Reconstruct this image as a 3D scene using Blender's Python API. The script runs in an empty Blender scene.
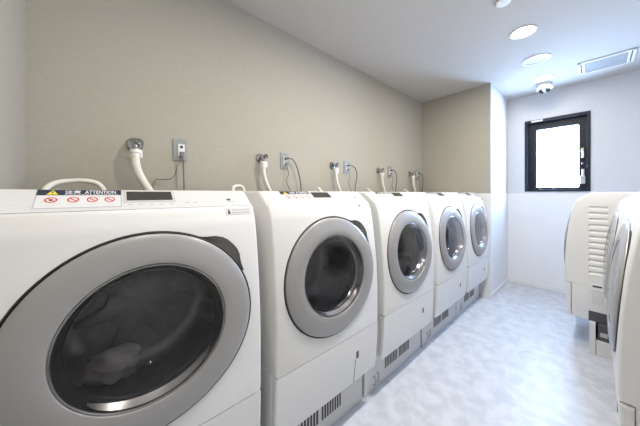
import bpy, bmesh, math
from math import sin, cos, pi, radians, sqrt
from mathutils import Vector, Matrix

SC = bpy.context.scene
COL = SC.collection

# ------------------------------------------------------------------ camera
F_PX = 239.571
YAW = math.atan((595.34 - 320) / F_PX)
EYE = 1.15
cam_d = bpy.data.cameras.new('camera')
cam_d.sensor_width = 36.0
cam_d.lens = 36.0 * F_PX / 640.0
cam_d.shift_y = -(213.0 - 193.35) / 640.0
cam_d.clip_start = 0.02
cam = bpy.data.objects.new('camera', cam_d)
COL.objects.link(cam)
cam.location = (0, 0, EYE)
cam.rotation_euler = (pi / 2, 0, YAW - pi / 2)
SC.camera = cam

# ------------------------------------------------------------------ world
w = bpy.data.worlds.new('daylight'); SC.world = w
w.use_nodes = True
bg = w.node_tree.nodes['Background']
bg.inputs[0].default_value = (0.45, 0.66, 1.0, 1)
bg.inputs[1].default_value = 60.0
portal_d = bpy.data.lights.new('window_portal', 'AREA')
portal_d.shape = 'RECTANGLE'; portal_d.size = 0.62; portal_d.size_y = 0.96
portal_d.cycles.is_portal = True
portal = bpy.data.objects.new('window_portal', portal_d); COL.objects.link(portal)
portal.location = (4.06, 0.31, 1.61); 
portal.rotation_euler = (0, radians(90), 0)

LAMP_W = 15.0
SC.view_settings.view_transform = 'Standard'
SC.view_settings.look = 'None'
SC.view_settings.exposure = 0.20
SC.view_settings.gamma = 1.0
SC.view_settings.use_curve_mapping = False
SC.cycles.max_bounces = 10
SC.cycles.diffuse_bounces = 6
SC.cycles.transparent_max_bounces = 16
SC.cycles.sample_clamp_indirect = 6.0

# ------------------------------------------------------------------ materials
def principled(name, col, rough=0.5, metal=0.0, spec=0.5, coat=0.0):
    m = bpy.data.materials.new(name); m.use_nodes = True
    b = m.node_tree.nodes['Principled BSDF']
    b.inputs['Base Color'].default_value = (*col, 1)
    b.inputs['Roughness'].default_value = rough
    b.inputs['Metallic'].default_value = metal
    b.inputs['Specular IOR Level'].default_value = spec
    b.inputs['Coat Weight'].default_value = coat
    return m

def noisy(name, c1, c2, scale, rough=0.5, detail=4.0, bump=0.0, lo=0.35, hi=0.65, metal=0.0, spec=0.5, dist=0.0):
    m = principled(name, c1, rough, metal, spec)
    nt = m.node_tree; b = nt.nodes['Principled BSDF']
    tc = nt.nodes.new('ShaderNodeTexCoord')
    n = nt.nodes.new('ShaderNodeTexNoise')
    n.inputs['Scale'].default_value = scale; n.inputs['Detail'].default_value = detail
    n.inputs['Distortion'].default_value = dist
    r = nt.nodes.new('ShaderNodeValToRGB')
    r.color_ramp.elements[0].position = lo; r.color_ramp.elements[0].color = (*c1, 1)
    r.color_ramp.elements[1].position = hi; r.color_ramp.elements[1].color = (*c2, 1)
    nt.links.new(tc.outputs['Object'], n.inputs['Vector'])
    nt.links.new(n.outputs['Fac'], r.inputs['Fac'])
    nt.links.new(r.outputs['Color'], b.inputs['Base Color'])
    if bump:
        bp = nt.nodes.new('ShaderNodeBump'); bp.inputs['Strength'].default_value = bump
        bp.inputs['Distance'].default_value = 0.002
        nt.links.new(n.outputs['Fac'], bp.inputs['Height'])
        nt.links.new(bp.outputs['Normal'], b.inputs['Normal'])
    return m

def glass(name, tint, base=0.04, rough=0.01):
    m = bpy.data.materials.new(name); m.use_nodes = True
    nt = m.node_tree; nt.nodes.clear()
    o = nt.nodes.new('ShaderNodeOutputMaterial')
    mix = nt.nodes.new('ShaderNodeMixShader')
    t = nt.nodes.new('ShaderNodeBsdfTransparent'); t.inputs[0].default_value = (*tint, 1)
    g = nt.nodes.new('ShaderNodeBsdfGlossy'); g.inputs['Roughness'].default_value = rough
    lw = nt.nodes.new('ShaderNodeLayerWeight')
    p = nt.nodes.new('ShaderNodeMath'); p.operation = 'POWER'; p.inputs[1].default_value = 3.2
    lw.inputs['Blend'].default_value = 0.5
    a = nt.nodes.new('ShaderNodeMath'); a.operation = 'MULTIPLY_ADD'
    a.inputs[1].default_value = 1 - base; a.inputs[2].default_value = base
    nt.links.new(lw.outputs['Facing'], p.inputs[0]); nt.links.new(p.outputs[0], a.inputs[0])
    nt.links.new(a.outputs[0], mix.inputs[0]); nt.links.new(t.outputs[0], mix.inputs[1])
    nt.links.new(g.outputs[0], mix.inputs[2]); nt.links.new(mix.outputs[0], o.inputs[0])
    return m

def emit(name, col, s):
    m = bpy.data.materials.new(name); m.use_nodes = True
    nt = m.node_tree; nt.nodes.clear()
    o = nt.nodes.new('ShaderNodeOutputMaterial'); e = nt.nodes.new('ShaderNodeEmission')
    e.inputs[0].default_value = (*col, 1); e.inputs[1].default_value = s
    nt.links.new(e.outputs[0], o.inputs[0])
    return m

M_GREIGE = noisy('greige_wallpaper', (0.405, 0.380, 0.320), (0.425, 0.400, 0.340), 60, 0.85, bump=0.05)
M_LIGHTENED = noisy('lightened_wallpaper', (0.63, 0.63, 0.64), (0.66, 0.66, 0.67), 60, 0.8, bump=0.05)  # greige paper lightened: window light put into the colour
M_PANEL = noisy('white_wall_panel', (0.80, 0.80, 0.81), (0.82, 0.82, 0.83), 8, 0.45)
M_CEIL = noisy('ceiling_paper', (0.53, 0.50, 0.47), (0.55, 0.52, 0.49), 70, 0.85, bump=0.05)
M_FLOOR = noisy('mottled_floor', (0.47, 0.49, 0.54), (0.58, 0.60, 0.65), 13.0, 0.40, detail=10, lo=0.38, hi=0.62, dist=0.35)
M_BASE = principled('baseboard_white', (0.78, 0.78, 0.78), 0.5)
M_BODY = principled('white_enamel', (0.76, 0.755, 0.745), 0.36, coat=0.08)
M_TOP = principled('white_gloss_panel', (0.66, 0.66, 0.655), 0.3, coat=0.1)
M_RING = principled('silver_grey_ring', (0.34, 0.33, 0.325), 0.38, metal=0.2, coat=0.4)
M_SEAM = principled('black_rubber', (0.02, 0.02, 0.02), 0.5)
M_SCOOP = principled('grey_scoop_plastic', (0.21, 0.205, 0.195), 0.5)
M_CHROME = principled('chrome', (0.42, 0.42, 0.42), 0.15, metal=1.0)
M_RIM = principled('polished_rim', (0.34, 0.33, 0.32), 0.2, metal=1.0)
M_HIGHLIGHT = principled('highlight_metal', (0.52, 0.50, 0.46), 0.3, metal=0.9)  # bright metal of the added highlight crescent on the door rim
M_BOOT = principled('dark_gasket', (0.035, 0.035, 0.04), 0.35)
M_DRUM = noisy('dark_drum_steel', (0.37, 0.37, 0.375), (0.43, 0.43, 0.435), 30, 0.38, metal=0.7)
M_LIFT = principled('drum_lifter', (0.38, 0.375, 0.37), 0.35, metal=0.3)
M_GLASS = glass('smoked_door_glass', (0.72, 0.72, 0.75), 0.04)
M_BOWL = glass('clear_bowl_glass', (0.88, 0.88, 0.90), 0.05)
M_PANE = glass('window_glass', (0.96, 0.98, 1.0), 0.04)
M_LCD = principled('lcd_dark', (0.055, 0.052, 0.045), 0.2)
M_LCDF = principled('lcd_frame', (0.55, 0.55, 0.53), 0.4)
M_MARK = principled('grey_print', (0.45, 0.45, 0.46), 0.6)
M_MARKL = principled('pale_grey_print', (0.70, 0.70, 0.71), 0.6)
M_DARKPRINT = principled('dark_print', (0.06, 0.06, 0.08), 0.6)
M_NAVY = principled('navy_print', (0.018, 0.024, 0.055), 0.5)
M_STICK = principled('sticker_white', (0.72, 0.72, 0.73), 0.4)
M_BORDER = principled('sticker_border', (0.42, 0.42, 0.50), 0.5)
M_RED = principled('red_print', (0.60, 0.05, 0.04), 0.5)
M_YEL = principled('yellow_print', (0.85, 0.66, 0.05), 0.5)
M_STAND = principled('stand_white', (0.66, 0.66, 0.66), 0.5)
M_VENT = principled('vent_dark', (0.04, 0.04, 0.04), 0.6)
M_DARKP = principled('dark_grey_plastic', (0.075, 0.075, 0.085), 0.45)
M_HOSE = principled('cream_hose', (0.78, 0.75, 0.66), 0.45)
M_COLLAR = principled('white_connector', (0.82, 0.80, 0.75), 0.4)
M_PLATE = principled('steel_plate', (0.34, 0.36, 0.36), 0.35, metal=0.5)
M_SOCK = principled('socket_white', (0.80, 0.80, 0.76), 0.4)
M_CORD = principled('dark_cord', (0.10, 0.095, 0.09), 0.5)
M_GCORD = principled('grey_cord', (0.22, 0.21, 0.20), 0.5)
M_EARTH = principled('brown_earth_wire', (0.20, 0.155, 0.11), 0.5)
M_WFRAME = principled('navy_aluminium', (0.010, 0.014, 0.025), 0.4, spec=0.3)
M_LABELW = principled('white_label', (0.8, 0.8, 0.8), 0.5)
M_SILV = principled('handle_silver', (0.55, 0.56, 0.60), 0.3, metal=0.8)
M_AMBER = principled('handle_amber', (0.55, 0.42, 0.18), 0.4)
M_FIX = principled('fixture_white', (0.85, 0.85, 0.86), 0.4)
M_FIXG = principled('fixture_grey', (0.46, 0.46, 0.47), 0.5)
M_DOME = principled('smoked_dome', (0.03, 0.03, 0.035), 0.1)
M_LAMP = emit('lamp_glow', (1.0, 0.97, 0.92), 30.0)
M_CLOTH = noisy('pale_cloth', (0.80, 0.75, 0.65), (0.90, 0.86, 0.78), 25, 0.9)

# ------------------------------------------------------------------ helpers
def new_obj(name, bm, mats, parent=None, smooth=None):
    bmesh.ops.recalc_face_normals(bm, faces=bm.faces)
    return raw_obj(name, bm, mats, parent, smooth)

def raw_obj(name, bm, mats, parent=None, smooth=None):
    me = bpy.data.meshes.new(name)
    if smooth is not None:
        for f in bm.faces: f.smooth = True
        for e in bm.edges:
            if len(e.link_faces) == 2 and e.calc_face_angle(0) > radians(smooth): e.smooth = False
    bm.to_mesh(me); bm.free()
    for m in (mats if isinstance(mats, (list, tuple)) else [mats]): me.materials.append(m)
    o = bpy.data.objects.new(name, me); COL.objects.link(o)
    if parent: o.parent = parent
    return o

def tag(o, label=None, cat=None, group=None, kind=None):
    if label: o['label'] = label
    if cat: o['category'] = cat
    if group: o['group'] = group
    if kind: o['kind'] = kind
    return o

def thing(name, label, cat, loc=(0, 0, 0), rz=0.0, group=None):
    o = bpy.data.objects.new(name, None); COL.objects.link(o)
    o.empty_display_size = 0.05
    o.location = loc; o.rotation_euler = (0, 0, rz)
    return tag(o, label, cat, group)

def copy_tree(o, parent=None):
    c = o.copy(); COL.objects.link(c)
    if parent: c.parent = parent
    for ch in list(o.children): copy_tree(ch, c)
    return c

def box(bm, x0, x1, y0, y1, z0, z1, bev=0.0, seg=2, mi=0):
    r = bmesh.ops.create_cube(bm, size=1.0)
    vs = r['verts']
    for v in vs:
        v.co = Vector(((x0 + x1) / 2 + v.co.x * (x1 - x0), (y0 + y1) / 2 + v.co.y * (y1 - y0), (z0 + z1) / 2 + v.co.z * (z1 - z0)))
    fs = set(f for v in vs for f in v.link_faces)
    for f in fs: f.material_index = mi
    if bev:
        es = list(set(e for v in vs for e in v.link_edges))
        rr = bmesh.ops.bevel(bm, geom=es, offset=bev, segments=seg, profile=0.5, affect='EDGES', clamp_overlap=True)
        for f in rr['faces']: f.material_index = mi

def prism_x(bm, poly, x0, x1, mi=0):
    a = [bm.verts.new((x0, y, z)) for y, z in poly]
    b = [bm.verts.new((x1, y, z)) for y, z in poly]
    n = len(poly)
    fa = bm.faces.new(a); fb = bm.faces.new(list(reversed(b)))
    for i in range(n):
        f = bm.faces.new((a[i], b[i], b[(i + 1) % n], a[(i + 1) % n])); f.material_index = mi
    fa.material_index = fb.material_index = mi
    return fa, fb

def frame_to(dirv):
    d = Vector(dirv).normalized()
    return d.to_track_quat('Z', 'Y').to_matrix().to_4x4()

def lathe(bm, prof, mat=Matrix.Identity(4), n=64, mi=0, close=False, mats=None):
    """prof: list of (r, h); axis local Z of mat."""
    rings = []
    for r, h in prof:
        if r < 1e-6:
            rings.append([bm.verts.new(mat @ Vector((0, 0, h)))])
        else:
            rings.append([bm.verts.new(mat @ Vector((r * cos(2 * pi * k / n), r * sin(2 * pi * k / n), h))) for k in range(n)])
    pairs = list(zip(rings, rings[1:]))
    if close: pairs.append((rings[-1], rings[0]))
    for i, (A, B) in enumerate(pairs):
        for k in range(n):
            k2 = (k + 1) % n
            if len(A) == 1 and len(B) == 1: continue
            if len(A) == 1: f = bm.faces.new((A[0], B[k], B[k2]))
            elif len(B) == 1: f = bm.faces.new((A[k], B[0], A[k2]))
            else: f = bm.faces.new((A[k], B[k], B[k2], A[k2]))
            f.material_index = mats[i] if mats else mi

def catmull(pts, sub=6):
    P = [Vector(p) for p in pts]
    if len(P) < 3: return P
    out = []
    Q = [2 * P[0] - P[1]] + P + [2 * P[-1] - P[-2]]
    for i in range(1, len(Q) - 2):
        a, b, c, d = Q[i - 1], Q[i], Q[i + 1], Q[i + 2]
        for s in range(sub):
            t = s / sub
            out.append(0.5 * ((2 * b) + (c - a) * t + (2 * a - 5 * b + 4 * c - d) * t * t + (3 * b - a - 3 * c + d) * t ** 3))
    out.append(P[-1])
    return out

def tube(bm, pts, r, n=10, sub=6, mi=0, ripple=0.0):
    P = catmull(pts, sub)
    up = None; rings = []
    for i, p in enumerate(P):
        t = (P[min(i + 1, len(P) - 1)] - P[max(i - 1, 0)]).normalized()
        if up is None:
            up = t.orthogonal().normalized()
        up = (up - t * up.dot(t)).normalized()
        s = t.cross(up)
        rr = r * (1 + (ripple if i % 2 else 0))
        rings.append([bm.verts.new(p + up * rr * cos(2 * pi * k / n) + s * rr * sin(2 * pi * k / n)) for k in range(n)])
    for A, B in zip(rings, rings[1:]):
        for k in range(n):
            f = bm.faces.new((A[k], A[(k + 1) % n], B[(k + 1) % n], B[k])); f.material_index = mi
    for R in (rings[0], rings[-1]):
        f = bm.faces.new(R); f.material_index = mi

def quad(bm, pts, mi=0):
    f = bm.faces.new([bm.verts.new(p) for p in pts]); f.material_index = mi
    return f

def text_mesh(body, size):
    cu = bpy.data.curves.new('lettering', 'FONT'); cu.body = body; cu.size = size
    cu.resolution_u = 3; cu.offset = size * 0.022
    cu.align_x = 'LEFT'
    to = bpy.data.objects.new('lettering', cu); COL.objects.link(to)
    bpy.context.view_layer.update()
    dg = bpy.context.evaluated_depsgraph_get()
    me = bpy.data.meshes.new_from_object(to.evaluated_get(dg))
    bpy.data.objects.remove(to); bpy.data.curves.remove(cu)
    return me

# ------------------------------------------------------------------ the room
X0, X1 = -0.266, 3.921
Y0, Y1 = -0.80, 1.531
H = 2.363
XP, YP = 3.141, 0.754
T = 0.12
def struct(name, bm, mats, smooth=None):
    return tag(new_obj(name, bm, mats, None, smooth), kind='structure')

bm = bmesh.new(); box(bm, X0 - T, X1 + T, Y0 - T, Y1 + T, -0.1, 0.0); struct('floor', bm, M_FLOOR)
bm = bmesh.new(); box(bm, X0 - T, X1 + T, Y0 - T, Y1 + T, H, H + 0.1); struct('ceiling', bm, M_CEIL)
bm = bmesh.new(); box(bm, X0 - T, XP, Y1, Y1 + T, 0, H); struct('wall_back', bm, M_GREIGE)
bm = bmesh.new(); box(bm, X0 - T, X0, Y0 - T, Y1, 0, H); struct('wall_left', bm, M_GREIGE)
bm = bmesh.new(); box(bm, X0, X1 + T, Y0 - T, Y0, 0, H); struct('wall_right', bm, M_LIGHTENED)  # pale colour chosen to bounce light onto the machine fronts
# projecting corner: greige face towards the machines, aisle face with window light in its colour
bm = bmesh.new(); box(bm, XP, X1 + T, YP, Y1 + T, 0, H)
for f in bm.faces:
    f.normal_update()
    f.material_index = 0 if f.normal.x < -0.5 else 1
struct('wall_corner', bm, [M_GREIGE, M_LIGHTENED])
# far wall with the window opening
WY0, WY1, WZ0, WZ1 = 0.034, 0.582, 1.172, 2.048
bm = bmesh.new()
box(bm, X1, X1 + T, Y0, WY0, 0, H)
box(bm, X1, X1 + T, WY1, YP, 0, H)
box(bm, X1, X1 + T, WY0, WY1, 0, WZ0)
box(bm, X1, X1 + T, WY0, WY1, WZ1, H)
struct('wall_far', bm, M_LIGHTENED)
# white wall panelling up to eye height
PZ = 1.15
bm = bmesh.new()
box(bm, X1 - 0.004, X1, Y0, YP - 0.004, 0, PZ)
box(bm, XP - 0.004, X1 - 0.004, YP - 0.004, YP, 0, PZ)
box(bm, XP - 0.004, XP, YP, Y1, 0, PZ)
struct('trim_1', bm, M_PANEL)
bm = bmesh.new(); box(bm, X1 - 0.014, X1 - 0.004, Y0, YP - 0.014, 0, 0.05, 0.003); struct('baseboard_far', bm, M_BASE)
bm = bmesh.new(); box(bm, XP - 0.004, X1 - 0.004, YP - 0.014, YP - 0.004, 0, 0.05, 0.003); struct('baseboard_corner', bm, M_BASE)

# window
win = bpy.data.objects.new('window_1', None); COL.objects.link(win)
win.location = (X1, (WY0 + WY1) / 2, WZ0); tag(win, kind='structure')
def wpart(name, boxes, m, bev=0.002, par=win):
    bm = bmesh.new()
    for b in boxes: box(bm, *b, bev)
    o = new_obj(name, bm, m, par)
    o.matrix_parent_inverse = Matrix.Translation(win.location).inverted() if par is win else Matrix.Identity(4)
    return o
XA, XB = X1 - 0.012, X1 + 0.115
fw = 0.028
wpart('window_frame', [
    (XA, XB, WY0, WY0 + fw, WZ0, WZ1), (XA, XB, WY1 - fw, WY1, WZ0, WZ1),
    (XA, XB, WY0 + fw, WY1 - fw, WZ0, WZ0 + 0.026), (XA, XB, WY0 + fw, WY1 - fw, WZ1 - 0.034, WZ1)], M_WFRAME)
gy0, gy1, gz0, gz1 = 0.123, 0.478, 1.225, 1.928
sy0, sy1, sz0, sz1 = WY0 + fw, WY1 - fw, WZ0 + 0.026, WZ1 - 0.034
wpart('window_sash', [
    (X1 + 0.045, X1 + 0.10, sy0, gy0, sz0, sz1), (X1 + 0.045, X1 + 0.10, gy1, sy1, sz0, sz1),
    (X1 + 0.045, X1 + 0.10, gy0, gy1, sz0, gz0), (X1 + 0.045, X1 + 0.10, gy0, gy1, gz1, sz1)], M_WFRAME)
wpart('pane', [(X1 + 0.075, X1 + 0.081, gy0, gy1, gz0, gz1)], M_PANE, 0.0)
wpart('window_label', [(XA - 0.001, XA, 0.415, 0.52, WZ1 - 0.028, WZ1 - 0.006)], M_LABELW, 0.0)
wpart('window_handle', [
    (X1 + 0.004, X1 + 0.047, 0.078, 0.098, 1.30, 1.42),
    (X1 - 0.010, X1 + 0.006, 0.072, 0.112, 1.255, 1.345)], M_SILV, 0.004)
wpart('window_catch', [(X1 + 0.006, X1 + 0.047, 0.082, 0.104, 1.545, 1.625)], M_LABELW, 0.003)
wpart('catch_tip', [(X1 + 0.004, X1 + 0.047, 0.082, 0.104, 1.627, 1.655)], M_AMBER, 0.003)
wpart('stay_knob', [(X1 + 0.008, X1 + 0.047, 0.088, 0.100, 1.475, 1.490)], M_SILV, 0.003)

# ------------------------------------------------------------------ ceiling fixtures
def downlight(x, y, label, group, power=1.0):
    t = thing('downlight', label, 'ceiling light', (x, y, H), 0, group)
    bm = bmesh.new()
    lathe(bm, [(0.080, -0.0005), (0.083, -0.005), (0.076, -0.008), (0.068, -0.003), (0.068, 0.0)], n=40)
    raw_obj('trim_ring', bm, M_FIX, t, 40)
    bm = bmesh.new()
    lathe(bm, [(0.068, -0.0035), (0.04, -0.007), (0.0, -0.008)], n=40)
    new_obj('diffuser', bm, M_LAMP, t, 40)
    ld = bpy.data.lights.new('lamp', 'AREA'); ld.shape = 'DISK'; ld.size = 0.1
    ld.energy = LAMP_W * power; ld.color = (1.0, 0.95, 0.87)
    lo = bpy.data.objects.new('lamp', ld); COL.objects.link(lo); lo.parent = t; lo.location = (0, 0, -0.012)
    return t
G_DL = 'recessed ceiling downlights'
downlight(3.42, 0.36, 'glowing recessed downlight on the ceiling just behind the dome camera', G_DL, 0.12)
downlight(2.334, 0.357, 'bright round recessed downlight on the open ceiling left of the ring vent', G_DL, 0.7)
downlight(1.25, 0.357, 'round recessed downlight above the aisle beside the second washing machine', G_DL, 1.45)
downlight(0.16, 0.357, 'round recessed downlight above the aisle in front of the nearest washing machine', G_DL, 0.45)

bm = bmesh.new()
lathe(bm, [(0.0, -0.004), (0.078, -0.004), (0.080, -0.010), (0.098, -0.008), (0.100, 0.0)], n=48, mats=[1, 0, 0, 0])
o = new_obj('round_ceiling_vent', bm, [M_FIX, M_FIXG], None, 40); o.location = (2.90, 0.352, H)
tag(o, 'flat round white ring vent on the ceiling between the two bright lights', 'ceiling vent')

t = thing('dome_camera', 'white dome security camera with smoked lens hanging from the ceiling above the window', 'camera', (3.64, 0.372, H))
bm = bmesh.new()
lathe(bm, [(0.0, 0.0), (0.060, 0.0), (0.062, -0.02), (0.070, -0.024), (0.072, -0.050), (0.056, -0.062), (0.052, -0.063), (0.0, -0.063)], n=48)
new_obj('housing', bm, M_FIX, t, 35)
bm = bmesh.new()
lathe(bm, [(0.050, -0.0625), (0.047, -0.077), (0.037, -0.091), (0.019, -0.099), (0.0, -0.101)], n=40)
new_obj('lens_dome', bm, M_DOME, t, 50)
bm = bmesh.new(); box(bm, -0.050, -0.040, -0.010, 0.010, -0.086, -0.070, 0.003); new_obj('lens', bm, M_SILV, t)

t = thing('air_vent', 'rectangular white louvred air vent on the ceiling by the window wall', 'ceiling vent', (3.44, -0.06, H))
bm = bmesh.new()
a, b = 0.155, 0.17
for (x0, x1, y0, y1) in ((-a, a, -b, -b + 0.018), (-a, a, b - 0.018, b), (-a, -a + 0.02, -b, b), (a - 0.02, a, -b, b)):
    box(bm, x0, x1, y0, y1, -0.012, 0.0, 0.003)
for (y0, y1) in ((-b + 0.026, -b + 0.042), (b - 0.042, b - 0.026)):
    box(bm, -a + 0.02, a - 0.02, y0, y1, -0.010, 0.0, 0.002)
new_obj('vent_frame', bm, M_FIX, t)
bm = bmesh.new(); box(bm, -a + 0.02, a - 0.02, -b + 0.018, b - 0.018, -0.002, 0.0); new_obj('backing', bm, M_DARKP, t)
for k in range(8):
    bm = bmesh.new(); x = -a + 0.045 + k * 0.0315
    box(bm, x - 0.011, x + 0.011, -b + 0.042, b - 0.042, -0.007, -0.003, 0.001)
    new_obj('slat', bm, M_FIXG, t)

t = thing('smoke_detector', 'small round white detector cut off by the top edge of the photo', 'detector', (1.842, 0.376, H))
bm = bmesh.new(); lathe(bm, [(0.0, 0.0), (0.05, 0.0), (0.05, -0.012), (0.035, -0.03), (0.0, -0.034)], n=32); new_obj('housing', bm, M_FIX, t, 35)
bm = bmesh.new(); lathe(bm, [(0.044, -0.0205), (0.047, -0.0165), (0.045, -0.015)], n=32); new_obj('slot_ring', bm, M_VENT, t)

# ------------------------------------------------------------------ washing machine
S = 0.946
HW = 0.330 * S                       # half width
def ZZ(z): return EYE + S * (z - EYE)
ZB = 0.222                           # underside of the cabinet = top of the stand
PROF = [(1.100, 0.066), (1.05, 0.047), (0.98, 0.0325), (0.90, 0.021), (0.83, 0.012), (0.76, 0.005), (0.69, 0.001), (0.615, 0.0), (0.52, 0.0),
        (0.44, 0.001), (0.36, 0.003), (0.30, 0.006), (0.24, 0.011), (0.17, 0.02)]
def prof(z):                         # unscaled height -> unscaled setback
    if z >= PROF[0][0]: return PROF[0][1]
    if z >= 0.58: return 0.2056 * (min(z, 1.05) - 0.58) ** 2 + (0.0206 * (z - 1.05) / 0.050 if z > 1.05 else 0.0)
    if z >= 0.45: return 0.0
    for (za, ya), (zb_, yb) in zip(PROF, PROF[1:]):
        if z >= zb_: return yb + (ya - yb) * (z - zb_) / (za - zb_)
    return PROF[-1][1]
def yz(y, z): return (y * S, ZZ(z) - ZB)
KZ = 0.952                           # the door is a touch wider than tall
DC = 0.762                           # door centre height (unscaled)
TILT = radians(4.3)
# local Z of DOOR points out of the machine (-Y), slightly upwards
DOOR = Matrix.Translation((0, 0.010 * S, ZZ(DC) - ZB)) @ frame_to((0, -cos(TILT), sin(TILT)))
SCOOP = [(0.120, 0.262), (0.150, 0.2575), (0.178, 0.2575), (0.203, 0.250), (0.221, 0.238), (0.238, 0.220), (0.250, 0.203), (0.258, 0.182), (0.259, 0.165), (0.262, 0.148), (0.270, 0.120)]
SCOOP = [(x, z * KZ) for x, z in SCOOP]

def panel_pt(x, s, lift=0.0):        # x across, s up the sloping control panel 0..1
    a = Vector((0, *yz(0.066, 1.100))); b = Vector((0, *yz(0.150, 1.160)))
    n = Vector((0, -(b - a).z, (b - a).y)).normalized()
    if n.z < 0: n = -n
    p = a + (b - a) * s + n * lift
    return Vector((x * S, p.y, p.z))

def hug(bm):                         # bend a door part so that it follows the bowed front
    cz = ZZ(DC) - ZB
    for v in bm.verts:
        v.co.z = cz + (v.co.z - cz) * KZ
        z = EYE + (v.co.z + ZB - EYE) / S
        v.co.y += (0.2056 * max(0.0, z - 0.58) ** 2 - (0.010 + math.tan(TILT) * (z - DC))) * S

def apply_bool(o, cutters):
    for c in cutters:
        md = o.modifiers.new('cut', 'BOOLEAN'); md.operation = 'DIFFERENCE'; md.object = c; md.solver = 'EXACT'
    bpy.context.view_layer.update()
    dg = bpy.context.evaluated_depsgraph_get()
    me = bpy.data.meshes.new_from_object(o.evaluated_get(dg))
    o.modifiers.clear(); o.data = me
    for c in cutters: bpy.data.objects.remove(c)
    b = bmesh.new(); b.from_mesh(me)
    for f in b.faces: f.smooth = True
    for e in b.edges:
        if len(e.link_faces) == 2 and e.calc_face_angle(0) > radians(22): e.smooth = False
    b.to_mesh(me); b.free()

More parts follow.
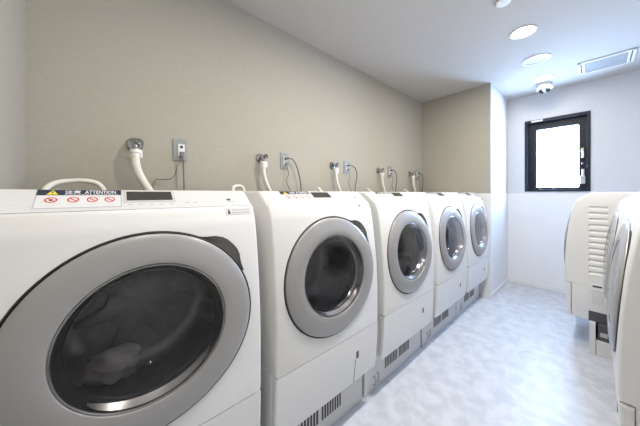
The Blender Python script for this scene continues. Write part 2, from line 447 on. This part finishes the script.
def make_machine(label, group):
    t = thing('washing_machine', label, 'washing machine', (0, 0, ZB), 0, group)
    # --- cabinet
    poly = []
    N = 44
    for i in range(N + 1):
        z = 0.4315 + (1.095 - 0.4315) * i / N
        poly.append(yz(prof(z), z))
    poly += [yz(0.067, 1.0995), yz(0.072, 1.1040), yz(0.146, 1.157), yz(0.153, 1.160), yz(0.58, 1.160), yz(0.60, 1.154), yz(0.612, 1.13)]
    zl = ZB + 0.0
    poly += [(0.612 * S, 0.0), (0.06, 0.0), (0.036, 0.012), (0.034, ZZ(0.4315) - ZB)]
    bm = bmesh.new()
    fa, fb = prism_x(bm, poly, -HW, HW)
    bm.normal_update()
    es = [e for f in (fa, fb) for e in f.edges]
    bmesh.ops.bevel(bm, geom=es, offset=0.012, segments=3, profile=0.5, affect='EDGES', clamp_overlap=True)
    body = new_obj('cabinet', bm, M_BODY, t, 22)
    # cutters: door well, handle scoop, side seam groove
    cut = []
    bm = bmesh.new()
    mt = Matrix.Translation((0, -0.1, ZZ(DC) - ZB)) @ Matrix.Diagonal((1, 1, KZ, 1)) @ Matrix.Rotation(-pi / 2, 4, 'X')
    lathe(bm, [(0, 0), (0.2912 * S, 0), (0.2912 * S, 0.52), (0, 0.52)], mt, 96)
    cut.append(new_obj('cutter', bm, M_BODY, t))
    bm = bmesh.new()
    pts = SCOOP + [(0.20, 0.10), (0.10, 0.18)]
    A = [bm.verts.new((x * S, -0.05, ZZ(DC + z) - ZB)) for x, z in pts]
    B = [bm.verts.new((x * S, 0.075, ZZ(DC + z) - ZB)) for x, z in pts]
    bm.faces.new(A); bm.faces.new(list(reversed(B)))
    for i in range(len(pts)): bm.faces.new((A[i], B[i], B[(i + 1) % len(pts)], A[(i + 1) % len(pts)]))
    cut.append(new_obj('cutter', bm, M_BODY, t))
    for k in range(12):              # louvre grooves on the right flank
        bm = bmesh.new()
        z = ZZ(1.052 - k * 0.0455) - ZB
        pl = [(0, z), (0, z - 0.027), (0.014, z - 0.005)]
        y0 = 0.128 * S; y1 = 0.225 * S
        A = [bm.verts.new((HW + 0.002 - d, y0 + (0.01 if d else 0), zz)) for d, zz in pl]
        B = [bm.verts.new((HW + 0.002 - d, y1, zz)) for d, zz in pl]
        bm.faces.new(A); bm.faces.new(list(reversed(B)))
        for i in range(3): bm.faces.new((A[i], B[i], B[(i + 1) % 3], A[(i + 1) % 3]))
        cut.append(new_obj('cutter', bm, M_BODY, t))
    for sx in (-1, 1):
        bm = bmesh.new()
        xx = sorted((sx * (HW - 0.003), sx * (HW + 0.01)))
        box(bm, xx[0], xx[1], 0.02, 0.122 * S, ZZ(0.430) - ZB, ZZ(0.4335) - ZB)
        cut.append(new_obj('cutter', bm, M_BODY, t))
    apply_bool(body, cut)
    # --- lower front panel
    poly = []
    for i in range(17):
        z = 0.1705 + (0.428 - 0.1705) * i / 16
        poly.append(yz(prof(z), z))
    poly += [(0.0335, ZZ(0.428) - ZB), (0.0335, 0.003)]
    bm = bmesh.new()
    fa, fb = prism_x(bm, poly, -HW, HW); bm.normal_update()
    bmesh.ops.bevel(bm, geom=[e for f in (fa, fb) for e in f.edges], offset=0.008, segments=2, profile=0.5, affect='EDGES', clamp_overlap=True)
    new_obj('lower_panel', bm, M_BODY, t, 22)
    # latch
    bm = bmesh.new()
    z = 0.316; x = 0.155
    box(bm, (x - 0.009) * S, (x + 0.009) * S, -0.0015 + prof(z) * S, 0.004 + prof(z) * S, ZZ(z - 0.018) - ZB, ZZ(z + 0.018) - ZB, 0.001)
    new_obj('latch', bm, M_DARKP, t)
    # --- control panel overlay
    bm = bmesh.new()
    quad_pts = [(-0.318, 0.06), (0.318, 0.06), (0.318, 0.975), (-0.318, 0.975)]
    lo = [bm.verts.new(panel_pt(x, s, 0.0002)) for x, s in quad_pts]; hi = [bm.verts.new(panel_pt(x * 0.997, s, 0.0012)) for x, s in quad_pts]
    bm.faces.new(hi); bm.faces.new(list(reversed(lo)))
    for i in range(4): bm.faces.new((lo[i], lo[(i + 1) % 4], hi[(i + 1) % 4], hi[i]))
    cp = new_obj('control_panel', bm, M_TOP, t)
    def pslab(name, x0, x1, s0, s1, l0, l1, m, par):
        bm = bmesh.new()
        c = [(x0, s0), (x1, s0), (x1, s1), (x0, s1)]
        lo = [bm.verts.new(panel_pt(x, s, l0)) for x, s in c]; hi = [bm.verts.new(panel_pt(x, s, l1)) for x, s in c]
        bm.faces.new(hi); bm.faces.new(list(reversed(lo)))
        for i in range(4): bm.faces.new((lo[i], lo[(i + 1) % 4], hi[(i + 1) % 4], hi[i]))
        return new_obj(name, bm, m, par)
    pslab('display_frame', -0.060, 0.073, 0.37, 0.955, 0.0012, 0.0022, M_LCDF, cp)
    pslab('display', -0.052, 0.065, 0.45, 0.885, 0.0022, 0.0027, M_LCD, cp)
    def mark(name, x, s, dx, ds, m):
        bm = bmesh.new()
        quad(bm, [panel_pt(x - dx, s - ds, 0.0015), panel_pt(x + dx, s - ds, 0.0015), panel_pt(x + dx, s + ds, 0.0015), panel_pt(x - dx, s + ds, 0.0015)])
        new_obj(name, bm, m, cp)
    for k in range(5): mark('button_mark', -0.045 + k * 0.026, 0.26, 0.005, 0.02, M_MARK)
    for k in range(4):
        mark('button_mark', 0.10 + k * 0.03, 0.62, 0.008, 0.04, M_MARKL); mark('button_mark', 0.10 + k * 0.03, 0.80, 0.006, 0.02, M_MARKL)
    mark('button_mark', 0.105, 0.30, 0.006, 0.02, M_MARK); mark('button_mark', 0.13, 0.30, 0.006, 0.02, M_MARK)
    mark('button_mark', 0.19, 0.42, 0.008, 0.05, M_MARKL)
    mark('start_button_mark', 0.245, 0.42, 0.007, 0.05, M_DARKPRINT); mark('button_mark', 0.25, 0.30, 0.011, 0.02, M_MARK)
    mark('printed_line', -0.272, 0.44, 0.036, 0.014, M_MARKL)
    # --- warning sticker
    bm = bmesh.new()
    L = 0.0016
    SX0, SX1, SS0, SS1 = -0.231, -0.064, 0.18, 0.965
    def r(x0, x1, s0, s1, l, mi): quad(bm, [panel_pt(x0, s0, l), panel_pt(x1, s0, l), panel_pt(x1, s1, l), panel_pt(x0, s1, l)], mi)
    r(SX0, SX1, SS0, SS1, L, 1)
    r(SX0 + 0.002, SX1 - 0.002, SS0 + 0.022, SS1 - 0.02, L + 0.0002, 0)
    r(SX0 + 0.0005, SX1 - 0.0005, 0.72, SS1, L + 0.0004, 2)
    l2 = L + 0.0006
    bm.faces.new([bm.verts.new(panel_pt(*p, l2)) for p in ((-0.214, 0.745), (-0.192, 0.745), (-0.203, 0.945))]).material_index = 3
    r(-0.2042, -0.2018, 0.81, 0.90, l2 + 0.0002, 2); r(-0.2042, -0.2018, 0.765, 0.79, l2 + 0.0002, 2)
    for k in range(14): r(-0.180 + k * 0.0078, -0.174 + k * 0.0078, 0.738, 0.755, l2, 0)
    for k, cx in enumerate((-0.203, -0.163, -0.126, -0.090)):
        cs = 0.52; n = 28; R1, R2 = 0.0115, 0.0085
        kk = S / 0.0934                       # s units per metre
        def P(a, R): return panel_pt(cx + R * cos(a), cs + R * sin(a) * kk, l2)
        vo = [bm.verts.new(P(2 * pi * i / n, R1)) for i in range(n)]; vi = [bm.verts.new(P(2 * pi * i / n, R2)) for i in range(n)]
        for i in range(n): bm.faces.new((vo[i], vo[(i + 1) % n], vi[(i + 1) % n], vi[i])).material_index = 4
        a = radians(135); w_ = 0.0014
        d = Vector((cos(a), sin(a))); q = Vector((-d.y, d.x)) * w_
        quad(bm, [panel_pt(cx + p.x, cs + p.y * kk, l2 + 0.0002) for p in (d * R2 * -1.02 + q, d * R2 * 1.02 + q, d * R2 * 1.02 - q, d * R2 * -1.02 - q)], 4)
        r(cx - 0.003, cx + 0.003, cs - 0.045, cs + 0.045, l2 - 0.0001, 6 if k == 0 else 5)     # plain pictogram
        if k == 0: r(cx - 0.018, cx + 0.018, cs - 0.12, cs + 0.13, L + 0.0003, 5)
        r(cx - 0.009, cx + 0.009, 0.30, 0.325, l2, 5)
        r(cx - 0.006, cx + 0.006, 0.255, 0.275, l2, 5)
    st = new_obj('warning_sticker', bm, [M_STICK, M_BORDER, M_NAVY, M_YEL, M_RED, M_MARKL, M_DARKPRINT], t)
    st['label'] = 'white warning sticker with navy header and four red prohibition icons'
    for f in st.data.polygons: pass
    for (txt, x, size, sxx) in (('\u6ce8\u610f', -0.181, 0.0172, 1.0), ('ATTENTION', -0.1425, 0.0155, None)):
        me = text_mesh(txt, size)
        xs = [v.co.x for v in me.vertices]; ys = [v.co.y for v in me.vertices]
        wd = max(xs) - min(xs); hgt = max(ys) - min(ys)
        target_w = 0.031 if txt != 'ATTENTION' else 0.066
        for v in me.vertices:
            px = x + (v.co.x - min(xs)) / wd * target_w
            ps = 0.775 + (v.co.y - min(ys)) / hgt * 0.155
            v.co = panel_pt(px, ps, l2 + 0.0003)
        me.materials.append(M_STICK)
        o = bpy.data.objects.new('lettering', me); COL.objects.link(o); o.parent = st
    # --- small sticker on the front under the panel edge
    bm = bmesh.new()
    def fp(x, z, l): 
        y, z2 = yz(prof(z), z); return (x * S, y - l, z2)
    def fr(x0, x1, z0, z1, l, mi): quad(bm, [fp(x0, z0, l), fp(x1, z0, l), fp(x1, z1, l), fp(x0, z1, l)], mi)
    fr(0.222, 0.314, 1.073, 1.097, 0.0010, 1); fr(0.2232, 0.3128, 1.0742, 1.0958, 0.0013, 0)
    fr(0.227, 0.236, 1.076, 1.086, 0.0016, 2); fr(0.229, 0.234, 1.087, 1.093, 0.0016, 2)
    for k in range(9): fr(0.242 + k * 0.0075, 0.2475 + k * 0.0075, 1.087, 1.092, 0.0016, 1)
    for k in range(9): fr(0.242 + k * 0.0075, 0.2475 + k * 0.0075, 1.078, 1.083, 0.0016, 1)
    new_obj('notice_sticker', bm, [M_STICK, M_MARK, M_DARKPRINT], t)
    # --- door
    bm = bmesh.new()
    R = [(0.2905, -0.030), (0.2905, 0.0000), (0.2875, 0.003), (0.283, -0.005), (0.283, -0.03)]
    lathe(bm, [(a * S, b * S) for a, b in R], DOOR, 96, close=True)
    hug(bm)
    new_obj('door_seal', bm, M_SEAM, t, 40)
    bm = bmesh.new()
    R = [(0.2825, -0.028), (0.2845, 0.002), (0.2838, 0.0055), (0.280, 0.0085), (0.265, 0.0120), (0.245, 0.0145), (0.225, 0.0155), (0.208, 0.0150), (0.198, 0.0130), (0.1955, 0.009), (0.196, -0.028)]
    lathe(bm, [(a * S, b * S) for a, b in R], DOOR, 96, close=True)
    hug(bm)
    door = new_obj('door', bm, M_RING, t, 40)
    bm = bmesh.new()
    R = [(0.1953, 0.0108), (0.1935, 0.0115), (0.190, 0.0095), (0.180, -0.020), (0.174, -0.030), (0.1953, -0.030)]
    lathe(bm, [(a * S, b * S) for a, b in R], DOOR, 96, close=True)
    hug(bm)
    new_obj('glass_rim', bm, M_RIM, door, 40)
    bm = bmesh.new()
    R = [(0.1915, 0.0106), (0.17, 0.0125), (0.12, 0.0150), (0.06, 0.0165), (0.0, 0.0170)]
    lathe(bm, [(a * S, b * S) for a, b in R], DOOR, 96)
    hug(bm)
    new_obj('door_glass', bm, M_GLASS, door, 60)
    bm = bmesh.new()
    R = [(0.172, -0.028), (0.164, -0.06), (0.150, -0.10), (0.125, -0.125), (0.07, -0.140), (0.0, -0.145)]
    lathe(bm, [(a * S, b * S) for a, b in R], DOOR, 96)
    hug(bm)
    new_obj('glass_bowl', bm, M_BOWL, door, 60)
    bm = bmesh.new()                 # added bright crescent: a highlight on the lower rim, built as metal
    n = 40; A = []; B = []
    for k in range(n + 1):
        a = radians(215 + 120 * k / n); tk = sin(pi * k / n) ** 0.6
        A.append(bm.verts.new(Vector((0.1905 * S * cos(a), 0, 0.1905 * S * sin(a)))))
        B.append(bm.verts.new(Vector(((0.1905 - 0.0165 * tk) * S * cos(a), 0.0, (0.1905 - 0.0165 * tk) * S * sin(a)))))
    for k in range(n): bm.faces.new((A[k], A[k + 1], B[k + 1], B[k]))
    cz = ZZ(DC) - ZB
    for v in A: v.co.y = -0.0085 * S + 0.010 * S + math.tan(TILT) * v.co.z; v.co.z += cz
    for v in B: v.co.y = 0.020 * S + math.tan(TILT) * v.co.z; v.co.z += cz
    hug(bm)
    new_obj('rim_highlight', bm, M_HIGHLIGHT, door, 60)
    # rubber boot and drum behind the glass
    bm = bmesh.new()
    R = [(0.2825, -0.031), (0.196, -0.031), (0.1955, -0.045), (0.205, -0.052), (0.200, -0.075), (0.212, -0.080), (0.208, -0.10), (0.235, -0.102), (0.2825, -0.06)]
    lathe(bm, [(a * S, b * S) for a, b in R], DOOR, 72, close=True)
    new_obj('gasket', bm, M_BOOT, t, 35)
    DA = Matrix.Translation((0, 0.010 * S, ZZ(DC) - ZB)) @ frame_to((0, -cos(TILT), sin(TILT)))
    bm = bmesh.new()
    R = [(0.21, -0.098), (0.215, -0.108), (0.245, -0.112), (0.247, -0.125), (0.247, -0.30), (0.235, -0.345), (0.19, -0.355), (0.10, -0.36), (0.0, -0.362)]
    lathe(bm, [(a * S, b * S) for a, b in R], DA, 72)
    drum = raw_obj('drum', bm, M_DRUM, t, 40)
    # star shaped rear plate
    bm = bmesh.new()
    n = 140; top = []; bot = []
    for i in range(n):
        a = 2 * pi * i / n
        rr = (0.10 + 0.085 * max(0.0, cos(7 * a / 2) ** 2) ** 3) * S
        top.append(bm.verts.new(DA @ Vector((rr * sin(a), rr * cos(a), -0.338 * S))))
        bot.append(bm.verts.new(DA @ Vector((rr * 1.04 * sin(a), rr * 1.04 * cos(a), -0.352 * S))))
    c = bm.verts.new(DA @ Vector((0, 0, -0.322 * S)))
    for i in range(n):
        j = (i + 1) % n
        bm.faces.new((top[i], top[j], c)); bm.faces.new((bot[i], bot[j], top[j], top[i]))
    new_obj('pulsator', bm, M_LIFT, drum, 40)
    for k in range(3):
        a = radians(100 + 120 * k)
        bm = bmesh.new()
        ux = Vector((cos(a), sin(a), 0)); vx = Vector((-sin(a), cos(a), 0))
        rings = []
        for zz, hh, ww in ((-0.125, 0.0, 0.010), (-0.14, 0.035, 0.028), (-0.20, 0.055, 0.034), (-0.29, 0.05, 0.034), (-0.34, 0.03, 0.03)):
            ring = []
            for q in range(7):
                tt = -1 + 2 * q / 6
                rad = 0.245 - hh * (1 - tt * tt) ** 1.0
                ring.append(bm.verts.new(DA @ ((ux * rad + vx * ww * tt + Vector((0, 0, zz))) * S)))
            rings.append(ring)
        for A, B in zip(rings, rings[1:]):
            for q in range(6): bm.faces.new((A[q], A[q + 1], B[q + 1], B[q]))
        bm.faces.new(rings[0]); bm.faces.new(rings[-1])
        new_obj('lifter', bm, M_LIFT, drum, 50)
    # --- grey handle scoop: slopes from the cabinet surface down to the door edge
    bm = bmesh.new()
    outer = []; inner = []
    m = len(SCOOP)
    for i, (x, z) in enumerate(SCOOP):
        x2, z2 = x * 0.997, z * 0.997
        y, zz = yz(prof(DC + z2) + 0.0015, DC + z2); outer.append(Vector((x2 * S, y, zz)))
        a = math.atan2(z, x)
        rr = 0.284 / sqrt(cos(a) ** 2 + (sin(a) / KZ) ** 2); xi, zi = rr * cos(a), rr * sin(a)
        y, zz = yz(prof(DC + zi) + 0.016, DC + zi); inner.append(Vector((xi * S, y, zz)))
    O = [bm.verts.new(p) for p in outer]; MID = [bm.verts.new(p.lerp(q, 0.25) + Vector((0, 0.004, 0))) for p, q in zip(outer, inner)]
    I = [bm.verts.new(p) for p in inner]
    for i in range(m - 1):
        bm.faces.new((O[i], O[i + 1], MID[i + 1], MID[i])); bm.faces.new((MID[i], MID[i + 1], I[i + 1], I[i]))
    new_obj('handle_recess', bm, M_SCOOP, t, 50)
    # --- right flank: round cap box, rating label, dark access cover
    bm = bmesh.new()
    box(bm, HW - 0.002, HW + 0.004, 0.135 * S, 0.205 * S, ZZ(0.405) - ZB, ZZ(0.455) - ZB, 0.002)
    cap = new_obj('filter_cap', bm, M_BODY, t)
    bm = bmesh.new(); box(bm, HW + 0.0035, HW + 0.0045, 0.15 * S, 0.195 * S, ZZ(0.432) - ZB, ZZ(0.446) - ZB); new_obj('cap_slot', bm, M_DARKP, cap)
    bm = bmesh.new()
    yl0, yl1, zl0, zl1 = 0.142 * S, 0.212 * S, ZZ(0.295) - ZB, ZZ(0.375) - ZB
    quad(bm, [(HW + 0.0008, yl0, zl0), (HW + 0.0008, yl1, zl0), (HW + 0.0008, yl1, zl1), (HW + 0.0008, yl0, zl1)], 0)
    for k in range(5):
        zz = zl0 + 0.01 + k * 0.013
        for q in range(4):
            ya = yl0 + 0.006 + q * 0.014
            quad(bm, [(HW + 0.0012, ya, zz), (HW + 0.0012, ya + 0.010, zz), (HW + 0.0012, ya + 0.010, zz + 0.005), (HW + 0.0012, ya, zz + 0.005)], 1)
    new_obj('rating_label', bm, [M_STICK, M_MARK], t)
    bm = bmesh.new(); box(bm, HW - 0.01, HW + 0.002, 0.128 * S, 0.45 * S, 0.001, 0.072, 0.002)
    new_obj('access_cover', bm, M_DARKP, t)
    return t

G_L = 'washing machines along the back wall'
G_R = 'washing machines on the right side'
P_ = 0.7195 * S; XR = 0.4161 * S; YF = 0.76
machine_labels = [
    'white front-loading washing machine nearest the viewer with pale cloth in its drum',
    'white front-loading washing machine with a slit below the latch, right next to the nearest one',
    'white front-loading washing machine in the middle of the five along the back wall',
    'white front-loading washing machine next to last before the wall corner, two from the middle tap side',
    'white front-loading washing machine farthest along the back wall, against the wall corner',
]
machine_labels[3] = 'white front-loading washing machine second from the wall corner in the back row'
machines = []
m0 = make_machine(machine_labels[0], G_L)
for k in range(5):
    o = m0 if k == 0 else copy_tree(m0)
    o['label'] = machine_labels[k]
    o.location = (XR - HW + k * P_, YF, ZB)
    machines.append(o)
R1X, R1Y = 1.318 * S, -0.052 * S
RBX, RBY = R1X + P_, -0.048
R2X, R2Y = 2.788 * S, 0.163 * S
for (x, y, lab) in ((R1X, R1Y, 'white washing machine cut off by the right edge of the photo'),
                    (RBX, RBY, 'white washing machine wedged behind the one cut off by the right edge of the photo'),
                    (R2X, R2Y, 'white washing machine with a louvred flank standing by the window on the right')):
    o = copy_tree(m0); o['label'] = lab; o['group'] = G_R
    o.location = (x + HW, y, ZB); o.rotation_euler = (0, 0, pi)
    machines.append(o)

# slit on the second machine's lower panel
bm = bmesh.new()
for k in range(8):
    za = 0.172 + k * 0.0155; zb_ = za + 0.0155
    ya, yb = prof(za) * S, prof(zb_) * S
    A = [(0.1375 * S, ya - 0.0006, ZZ(za) - ZB), (0.1425 * S, ya - 0.0006, ZZ(za) - ZB), (0.1425 * S, yb - 0.0006, ZZ(zb_) - ZB), (0.1375 * S, yb - 0.0006, ZZ(zb_) - ZB)]
    quad(bm, A)
o = new_obj('panel_slit', bm, M_DARKP, machines[1])

# drain hoses arching up behind the machines (parts of their machine)
def local_hose(mach, pts, r, name='drain_hose'):
    bm = bmesh.new(); L0 = Vector(mach.location)
    tube(bm, [Vector(p) - L0 for p in pts], r, 10)
    return new_obj(name, bm, M_HOSE, mach, 60)
local_hose(machines[0], [(-0.195, 1.345, 1.10), (-0.192, 1.39, 1.165), (-0.17, 1.43, 1.192), (-0.13, 1.45, 1.202), (-0.09, 1.45, 1.204), (-0.05, 1.45, 1.195), (-0.028, 1.45, 1.165), (-0.02, 1.45, 1.10)], 0.0105)
local_hose(machines[1], [(0.535, 1.345, 1.12), (0.54, 1.40, 1.165), (0.56, 1.44, 1.188), (0.59, 1.45, 1.196), (0.618, 1.45, 1.188), (0.63, 1.45, 1.15), (0.63, 1.45, 1.10)], 0.010)
for k, x in ((2, 1.235), (3, 1.862), (4, 2.535)):
    local_hose(machines[k], [(x - 0.02, 1.345, 1.13), (x - 0.01, 1.40, 1.168), (x, 1.44, 1.190), (x + 0.02, 1.45, 1.18), (x + 0.03, 1.45, 1.13)], 0.011)

# crumpled cloth in the nearest drum
bm = bmesh.new()
bmesh.ops.create_icosphere(bm, subdivisions=4, radius=1.0)
for v in bm.verts:
    p = v.co.copy()
    k = 1 + 0.16 * sin(5 * p.x + 2 * p.z) * cos(4 * p.y + 1) + 0.10 * sin(9 * p.z + 4 * p.x) + 0.07 * sin(13 * p.y + 7 * p.x)
    v.co = Vector((p.x * 0.066, p.y * 0.050, p.z * 0.045)) * k
o = new_obj('cloth', bm, M_CLOTH, None, 180)
o.location = (machines[0].location.x - 0.075, YF + 0.235, ZZ(DC) - 0.170)
tag(o, 'pale crumpled cloth lying in the drum of the nearest washing machine', 'cloth')

# ------------------------------------------------------------------ stands under the machines
def make_stand(label, group):
    t = thing('machine_stand', label, 'stand', (0, 0, 0), 0, group)
    wS = 0.660
    bm = bmesh.new(); box(bm, 0, wS, 0.0, 0.03, 0, ZB, 0.003); new_obj('front_plate', bm, M_STAND, t)
    bm = bmesh.new(); box(bm, 0.004, wS, 0.032, 0.50, 0, 0.105, 0.003); new_obj('base', bm, M_STAND, t)
    bm = bmesh.new(); box(bm, 0.01, wS - 0.012, 0.04, 0.48, 0.105, ZB - 0.001, 0.003); new_obj('inner_housing', bm, M_DARKP, t)
    bm = bmesh.new(); box(bm, wS - 0.012, wS - 0.010, 0.05, 0.085, 0.135, 0.165, 0.0005); new_obj('housing_label', bm, M_MARK, t)
    for x0, x1 in ((0.198, 0.342), (0.358, 0.494)):
        bm = bmesh.new(); n = 8; p = (x1 - x0) / n
        for k in range(n): box(bm, x0 + k * p, x0 + k * p + p * 0.62, -0.0006, 0.002, 0.068, 0.150)
        new_obj('vent', bm, M_VENT, t)
    bm = bmesh.new()
    tube(bm, [(0.078, -0.001, 0.03), (0.095, -0.001, 0.022), (0.10, -0.001, 0.045), (0.092, -0.001, 0.07), (0.08, -0.001, 0.075)], 0.0045, 6)
    tube(bm, [(0.112, -0.001, 0.035), (0.128, -0.001, 0.028), (0.134, -0.001, 0.05), (0.126, -0.001, 0.078), (0.112, -0.001, 0.083)], 0.0045, 6)
    new_obj('embossed_mark', bm, M_FIXG, t, 60)
    return t
stand_labels = ['light grey slotted stand under the washing machine nearest the viewer',
                'light grey slotted stand under the second washing machine from the viewer',
                'light grey slotted stand under the middle washing machine of the back row',
                'light grey slotted stand under the washing machine second from the wall corner',
                'light grey slotted stand under the washing machine against the wall corner']
G_S = 'stands under the back row of machines'
s0 = make_stand(stand_labels[0], G_S)
YPL = 0.854
for k in range(5):
    o = s0 if k == 0 else copy_tree(s0)
    o['label'] = stand_labels[k]
    o.location = (machines[k].location.x - HW - 0.054 + (0.021 if k == 0 else 0), YPL, 0)
for i, lab in ((5, 'pale stand under the washing machine cut off by the right edge of the photo'), (6, 'pale stand under the washing machine wedged in the middle of the right row'), (7, 'low pale stand with a dark housing under the louvred washing machine by the window')):
    o = copy_tree(s0); o['label'] = lab; o['group'] = 'stands under the right machines'
    L0 = machines[i].location
    o.location = (L0.x + HW + 0.02 if i < 7 else L0.x + HW - 0.005, L0.y - (0.094 if i < 7 else 0.126), 0); o.rotation_euler = (0, 0, pi)

# ------------------------------------------------------------------ taps, hoses, outlets, cords on the back wall
taps = [0.088, 0.778, 1.472, 2.156, 2.815]
outs = [0.290, 0.977, 1.655, 2.370, 3.005]
ordn = ['nearest the viewer', 'above the second machine', 'above the middle machine', 'above the fourth machine', 'closest to the wall corner']
TZ = 1.395
for k, x in enumerate(taps):
    big = 1.12 if k == 0 else 1.0
    t = thing('water_tap', 'chrome water tap on the back wall ' + ordn[k], 'tap', (x, Y1, TZ), 0, 'water taps on the back wall')
    q = frame_to((0, -1, 0))
    bm = bmesh.new(); lathe(bm, [(0, 0.0), (0.032 * big, 0.0), (0.031 * big, 0.006), (0.026 * big, 0.012), (0.016, 0.014), (0.0, 0.014)], q, 28); new_obj('escutcheon', bm, M_CHROME, t, 35)
    bm = bmesh.new(); tube(bm, [(0, -0.012, 0), (0, -0.035, 0), (0, -0.050, -0.008), (0, -0.052, -0.032)], 0.0125, 12); new_obj('spout', bm, M_CHROME, t, 50)
    bm = bmesh.new(); lathe(bm, [(0, 0.0), (0.016, 0.0), (0.018, 0.004), (0.018, 0.016), (0.012, 0.022), (0, 0.022)], Matrix.Translation((0.012, -0.044, 0.004)) @ frame_to((0.5, -1, 0.35)), 8); new_obj('knob', bm, M_CHROME, t, 35)
    bm = bmesh.new(); lathe(bm, [(0, -0.030), (0.020, -0.030), (0.022, -0.036), (0.022, -0.046), (0.0175, -0.050), (0.0175, -0.066), (0, -0.066)], Matrix.Translation((0, -0.052, 0)), 20)
    box(bm, 0.018, 0.028, -0.058, -0.046, -0.07, -0.03, 0.002)
    new_obj('coupling', bm, M_COLLAR, t, 35)
    r = 0.0175 if k == 0 else 0.0125
    d = 1.0 if k == 0 else 0.85
    h = thing('water_hose', 'cream water hose hanging from the chrome tap ' + ordn[k], 'hose', (x, Y1 - 0.052, TZ - 0.066), 0, 'cream water hoses')
    bm = bmesh.new()
    tube(bm, [(0, 0, -0.001), (0.002, 0, -0.03), (0.012 * d, 0.0, -0.075), (0.034 * d, -0.002, -0.125), (0.060 * d, -0.004, -0.175), (0.078 * d, -0.004, -0.24), (0.085 * d, 0, -0.34)], r, 14, 8)
    new_obj('tubing', bm, M_HOSE, h, 60)
    bm = bmesh.new(); lathe(bm, [(r, -0.340), (r + 0.004, -0.342), (r + 0.004, -0.365), (0, -0.365)], Matrix.Translation((0.085 * d, 0, 0)), 14); new_obj('end_fitting', bm, M_COLLAR, h, 35)

for k, x in enumerate(outs):
    t = thing('wall_outlet', 'steel plate wall outlet on the back wall ' + ordn[k], 'outlet', (x, Y1, 1.393), 0, 'wall outlets')
    bm = bmesh.new(); box(bm, -0.035, 0.035, -0.006, 0, -0.06, 0.06, 0.002); new_obj('plate', bm, M_PLATE, t)
    bm = bmesh.new(); box(bm, -0.012, 0.022, -0.011, -0.005, -0.036, 0.032, 0.003); new_obj('socket', bm, M_SOCK, t)
    bm = bmesh.new(); lathe(bm, [(0, 0.011), (0.0085, 0.011), (0.0085, 0.0122), (0, 0.0122)], Matrix.Translation((0.005, 0, 0.016)) @ frame_to((0, -1, 0)), 18); new_obj('socket_hole', bm, M_DARKP, t)
    if k == 0:
        c = thing('power_cord', 'grey power cord dropping straight down from the outlet nearest the viewer', 'cord', (x, Y1, 1.375), 0, 'power cords')
        bm = bmesh.new(); box(bm, -0.005, 0.017, -0.034, -0.012, -0.020, 0.006, 0.004); new_obj('plug', bm, M_GCORD, c)
        bm = bmesh.new(); tube(bm, [(0.006, -0.030, -0.018), (0.010, -0.036, -0.04), (0.012, -0.036, -0.10), (0.014, -0.036, -0.18), (0.014, -0.036, -0.28)], 0.0048, 8); new_obj('cable', bm, M_GCORD, c, 60)
        c = thing('earth_wire', 'thin brown earth wire looping below the outlet nearest the viewer', 'wire', (x, Y1, 1.34), 0, 'earth wires')
        bm = bmesh.new()
        tube(bm, [(0.003, -0.012, 0.0), (-0.008, -0.03, -0.02), (-0.022, -0.04, -0.045), (-0.03, -0.04, -0.085), (-0.05, -0.04, -0.112), (-0.085, -0.028, -0.117), (-0.112, -0.018, -0.118), (-0.126, -0.015, -0.14), (-0.126, -0.015, -0.20)], 0.0024, 6)
        new_obj('cable', bm, M_EARTH, c, 60)
    else:
        c = thing('power_cord', 'dark power cord bowing right from the outlet ' + ordn[k], 'cord', (x, Y1, 1.41), 0, 'power cords')
        bm = bmesh.new(); box(bm, -0.008, 0.02, -0.036, -0.0125, -0.008, 0.008, 0.004); new_obj('plug', bm, M_CORD, c)
        e = 1.0 if k < 3 else 0.85
        if k == 1: pts = [(0.016, -0.03, 0), (0.05, -0.036, -0.004), (0.08, -0.04, -0.045), (0.105, -0.04, -0.11), (0.125, -0.04, -0.20), (0.13, -0.04, -0.30)]
        else: pts = [(0.016, -0.03, 0), (0.045 * e, -0.036, -0.002), (0.085 * e, -0.04, -0.025), (0.108 * e, -0.04, -0.075), (0.104 * e, -0.04, -0.13), (0.085 * e, -0.04, -0.20), (0.08 * e, -0.04, -0.30)]
        bm = bmesh.new(); tube(bm, pts, 0.004, 8); new_obj('cable', bm, M_CORD, c, 60)
        c = thing('earth_wire', 'thin grey wire plugged into the lower socket of the outlet ' + ordn[k], 'wire', (x, Y1, 1.375), 0, 'earth wires')
        bm = bmesh.new(); box(bm, -0.004, 0.018, -0.03, -0.0125, -0.016, 0.005, 0.003); new_obj('plug', bm, M_GCORD, c)
        bm = bmesh.new()
        tube(bm, [(0.006, -0.026, -0.014), (0.008, -0.036, -0.05), (0.012, -0.04, -0.085), (-0.005, -0.04, -0.13), (0.01, -0.04, -0.175), (0.03, -0.04, -0.21), (0.03, -0.04, -0.29)], 0.0028, 6)
        new_obj('cable', bm, M_GCORD, c, 60)
